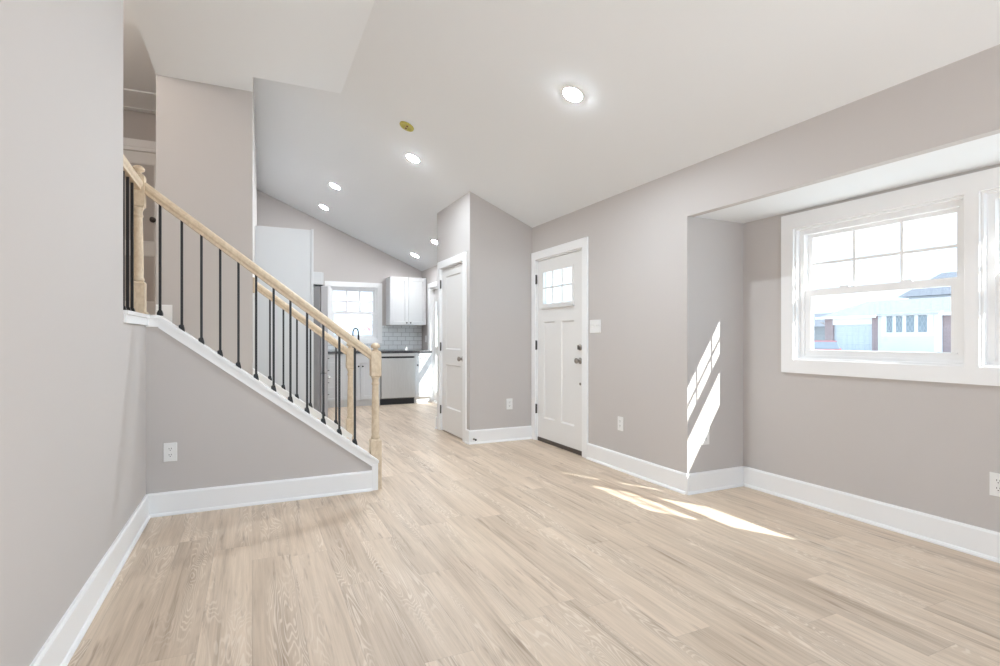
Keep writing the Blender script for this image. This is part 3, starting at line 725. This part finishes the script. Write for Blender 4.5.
# refrigerator alcove on the left
tp = thing('tall_cabinet_panel', (0.35, 6.9, 0), 'tall plain white cabinet end panel beside the refrigerator', 'cabinet panel')
MB().box(0.035,0.655,6.90,6.94,0.0,2.46).build('side_panel', CAB, tp, bev=0.002)
MB().box(0.655,0.685,6.885,6.94,0.0,2.47).build('front_edge_strip', CAB, tp, bev=0.002)
oc = thing('over_fridge_cabinet', (0.4, 7.4, 1.83), 'white cabinet above the refrigerator, seen end on', 'cabinet')
MB().box(0.06,0.79,6.942,7.86,1.80,1.955).build('cabinet_body', CAB, oc, bev=0.002)
for y0, y1 in ((6.945,7.40),(7.405,7.857)):
    Fd = frame((0.81,0,0),(0,1,0),(0,0,1),(1,0,0))
    d = shaker(MB(), Fd, y0, y1, 1.803, 1.952, 0.035).build('door', CAB, oc); cab_knob(d, Fd, 7.37 if y0 < 7 else 7.44, 1.83)
fr = thing('refrigerator', (0.45, 7.40, 0), 'grey refrigerator standing behind the tall white panel', 'refrigerator')
MB().box(0.07,0.77,6.95,7.85,0.02,1.775).build('fridge_body', DKSTEEL, fr, bev=0.004)
STEELG = mat('fridge_door_edge', (0.42, 0.405, 0.41), 0.4, metal=0.1)
for y0, y1, z0, z1 in ((6.952,7.398,0.70,1.785),(7.402,7.848,0.70,1.785),(6.952,7.848,0.06,0.69)):
    d = MB().box(0.775,0.862,y0,y1,z0,z1).build('door' if z0 > 0.5 else 'freezer_drawer', STEELG, fr, bev=0.008)
    if z0 > 0.5:
        yy = 7.37 if y0 < 7 else 7.43
        MB().tube([(0.862,yy,0.85),(0.90,yy,0.87),(0.90,yy,1.60),(0.862,yy,1.62)], 0.010, 10).build('door_handle', STEEL, d)
    else:
        MB().tube([(0.862,7.02,0.63),(0.905,7.03,0.63),(0.905,7.77,0.63),(0.862,7.78,0.63)], 0.010, 10).build('door_handle', STEEL, d)
MB().box(0.72,0.80,6.96,7.02,1.776,1.80).build('hinge_cover', KICK, fr)

# ------------------------------------------------------------------ outside
GZ = -0.45
tag(MB().prism(XY(), [(3.7,-60),(140,-60),(140,120),(-80,120),(-80,11),(3.7,11)], GZ-0.2, GZ).build('ground', GRASS), 'pale lawn and driveway outside the windows', 'ground', kind='structure')
# house across the street, facade at X 38
hs = thing('house', (40, 20, GZ), 'single storey brick and white sided house with a garage across the street', 'house')
def hpart(name, mb, m, parent=hs): return mb.build(name, m, parent)
hpart('brick_wall', MB().box(38.0,44.0,24.64,25.25,GZ,2.60).box(38.0,44.0,21.54,21.98,GZ,2.60).box(38.0,44.0,8.0,17.95,GZ,2.60).box(38.6,44.0,21.98,24.64,GZ,2.60), BRICK)
hpart('siding_wall', MB().box(37.9,44.0,17.95,21.54,GZ,2.78), SIDING)
hpart('corner_board', MB().box(37.86,37.99,17.90,18.30,GZ,2.70), TRIM)
hpart('garage_header', MB().box(37.98,38.6,21.98,24.64,2.07,2.60), TRIM)
FG = YZ(38.15)
hpart('garage_door', MB().panel(FG, -24.64, -21.98, GZ, 2.07, 0.05, [(-24.5+i*0.66,-23.94+i*0.66,GZ+0.1+j*0.62,GZ+0.54+j*0.62) for i in range(4) for j in range(4)], 0.02, 0.03), GARAGE)
FW = YZ(37.9)
hpart('window_band', MB().fbox(FW, -21.3, -18.35, 1.25, 2.70, 0.0, 0.03), TRIM)
for y0, y1 in ((20.99,20.64),(20.43,20.06),(19.83,19.38),(19.16,18.68)):
    wdw = hpart('lattice_window', MB().fbox(FW, -y0, -y1, 1.50, 2.56, 0.028, 0.05), DIAM)
    g = MB(); w = y0-y1
    for i in range(-4, 5):
        for sg in (1, -1):
            # diagonal came clipped to the pane
            x0c = -y0 + i*w/2; pts = []
            for t in [k/40 for k in range(41)]:
                x = x0c + (t*1.06/0.53*w/2 if sg > 0 else w - t*1.06/0.53*w/2); z = 1.50 + t*1.06
                if -y0 <= x <= -y1: pts.append((x, z))
            if len(pts) > 2:
                (xa, za), (xb, zb) = pts[0], pts[-1]; dv = Vector((xb-xa, zb-za)); nn = Vector((-dv.y, dv.x)).normalized()*0.014
                g.prism(FW, [(xa+nn.x,za+nn.y),(xa-nn.x,za-nn.y),(xb-nn.x,zb-nn.y),(xb+nn.x,zb+nn.y)], 0.048, 0.065)
    g.build('lattice', LEAD, wdw)
mb = MB()
mb.hexa([(37.6,8,2.60),(44.4,8,2.60),(44.4,25.6,2.60),(37.6,25.6,2.60),(41.6,10,3.86),(41.8,10,3.86),(41.8,24.3,3.86),(41.6,24.3,3.86)])
hpart('roof', mb, ROOF)
hpart('eave_fascia', MB().box(37.52,37.62,21.5,25.65,2.50,2.66).box(37.52,37.62,8,17.9,2.50,2.66), TRIM)
h2 = thing('house', (46, 14, GZ), 'taller house behind the brick one showing only its bluish roof', 'house')
MB().box(45.2,51,2.0,23.5,GZ,4.25).build('wall', SIDING, h2)
MB().hexa([(44.6,2,4.24),(52.0,2,4.24),(52.0,24.0,4.24),(44.6,24.0,4.24),(48.2,4,6.15),(48.4,4,6.15),(48.4,22.8,6.15),(48.2,22.8,6.15)]).build('roof', ROOFD, h2)
h3 = thing('house', (60, 41, GZ), 'small grey house far off behind the bare trees', 'house')
MB().box(57,63,37.5,43,GZ,2.4).build('wall', ROOF, h3)
MB().prism(frame((0,0,0),(1,0,0),(0,0,1),(0,1,0)), [(56.6,2.4),(63.4,2.4),(60,4.0)], 37.2, 43.3).build('roof', ROOFD, h3)
# red car in the driveway
cr = thing('car', (32.4, 21.0, GZ), 'faded red car parked in the driveway, just above the window rail', 'car')
FC = frame((0,21.0,GZ),(1,0,0),(0,0,1),(0,1,0))
body = [(30.4,0.32),(30.35,0.62),(30.5,0.80),(31.4,0.92),(33.9,0.95),(34.45,0.88),(34.5,0.40),(34.3,0.28),(30.6,0.26)]
MB().prism(FC, body, -0.86, 0.86).build('car_body', REDCAR, cr, bev=0.06)
MB().hexa([FC(31.3,0.92,-0.78),FC(34.1,0.94,-0.78),FC(34.1,0.94,0.78),FC(31.3,0.92,0.78),FC(32.1,1.38,-0.62),FC(33.5,1.38,-0.62),FC(33.5,1.38,0.62),FC(32.1,1.38,0.62)]).build('cabin_glass', CARGL, cr, bev=0.04)
MB().hexa([FC(32.05,1.36,-0.64),FC(33.55,1.36,-0.64),FC(33.55,1.36,0.64),FC(32.05,1.36,0.64),FC(32.2,1.42,-0.55),FC(33.4,1.42,-0.55),FC(33.4,1.42,0.55),FC(32.2,1.42,0.55)]).build('car_roof', REDCAR, cr, bev=0.02)
for x in (31.15, 33.65):
    for sy in (-0.80, 0.80):
        MB().lathe(frame((x,21.0+sy,GZ+0.31),(1,0,0),(0,0,1),(0,1,0)), [(0.16,-0.10),(0.30,-0.10),(0.31,-0.06),(0.31,0.06),(0.30,0.10),(0.16,0.10)], 20).build('wheel', TYRE, cr)
cr.rotation_euler.z = math.radians(33); cr.location.y += 0.5
# bare trees
def tree(x, y, h, label, m=BARK, name='bare_tree', depth=5, seed=1, blossom=False):
    rnd = random.Random(seed); root = thing(name, (x,y,GZ), label, 'tree', 'trees outside the windows')
    mb = MB(); tips = []
    def grow(p, d, L, r, k):
        q = p + d*L; mb.tube([p, (p+q)/2 + Vector((rnd.uniform(-1,1),rnd.uniform(-1,1),0))*L*0.04, q], [r, r*0.85, r*0.7], 6 if k < 3 else 4)
        if k >= depth: tips.append(q); return
        for _ in range(3 if k else 4):
            ax = Vector((rnd.uniform(-1,1), rnd.uniform(-1,1), rnd.uniform(-0.15,0.6)))
            nd = (d*0.75 + ax*0.75).normalized(); nd.z = max(nd.z, 0.0)
            grow(q, nd.normalized(), L*rnd.uniform(0.6,0.78), r*0.62, k+1)
    grow(Vector((x,y,GZ)), Vector((0,0,1)), h*0.28, h*0.022, 0)
    mb.build('trunk_and_branches', m, root)
    if blossom:
        b = MB()
        for t in tips:
            for _ in range(4):
                c = t + Vector((rnd.gauss(0,0.2),rnd.gauss(0,0.2),rnd.gauss(0,0.2))); s_ = rnd.uniform(0.06,0.13)
                v = [c+Vector((s_*rnd.uniform(-1,1), s_*rnd.uniform(-1,1), s_*rnd.uniform(-1,1))) for _ in range(4)]
                b.quad(v[0],v[1],v[2]); b.quad(v[0],v[2],v[3]); b.quad(v[1],v[2],v[3])
        b.build('blossom', BLOSSOM, root)
    return root
tree(50, 37.0, 5.6, 'bare pale tree left of the brick house roof', seed=2)
tree(54, 33.5, 6.0, 'bare pale tree rising behind the left end of the brick house', seed=7)
tree(5.4, 24.0, 3.4, 'pinkish budding tree low in the kitchen window', BLOSSOM, 'budding_tree', 4, 5, True)
# overhead wire and porch posts
uw = thing('utility_line', (30, 31, GZ), 'thin overhead wire crossing the sky in the bay window', 'wire')
MB().tube([(30,31,5.32),(30,27,5.30),(30,22.5,5.30),(30,18.2,5.29),(30,13.6,5.36),(30,-4,5.75)], 0.014, 6).build('overhead_wire', LEAD, uw)
for y, zt in ((31.0, 5.6), (-4.0, 6.0)): MB().tube([(30,y,GZ),(30,y,zt)], [0.14,0.10], 12).build('utility_pole', BARK, uw)
for k, (y, w) in enumerate(((6.26,0.08),)):
    G = frame((3.6,y,GZ),(1,0,0),(0,1,0),(0,0,1))
    pp = thing('porch_post', (3.6,y,GZ), 'pale porch post seen through the left panes of the front door', 'post')
    MB().fbox(G, -w/2, w/2, -w/2, w/2, 0.0, 2.89).build('shaft', WHITEP, pp, bev=0.01)
    MB().fbox(G, -w/2-0.02, w/2+0.02, -w/2-0.02, w/2+0.02, 0.0, 0.18).build('base', WHITEP, pp, bev=0.01)

struct('sun_shade_door', MB().prism(frame((0,0,0),(1,0,0),(0,0,1),(0,1,0)), [(3.03,2.44),(3.80,2.44),(3.80,2.56),(3.03,2.86)], 3.21, 6.45), TRIM, 'unseen white roof slab added outside to keep sun off the front door panes', 'porch roof')  # unseen slab added to block direct sun through the front door panes
struct('sun_shade_kitchen', MB().prism(frame((0,0,0),(1,0,0),(0,0,1),(0,1,0)), [(3.03,2.52),(3.03,2.30),(3.45,2.30),(3.45,2.38)], 6.46, 9.9), TRIM, 'unseen white overhang added outside to cut sun through the kitchen patio door', 'sun shade')  # unseen overhang added to limit sun on the kitchen cabinets and tile
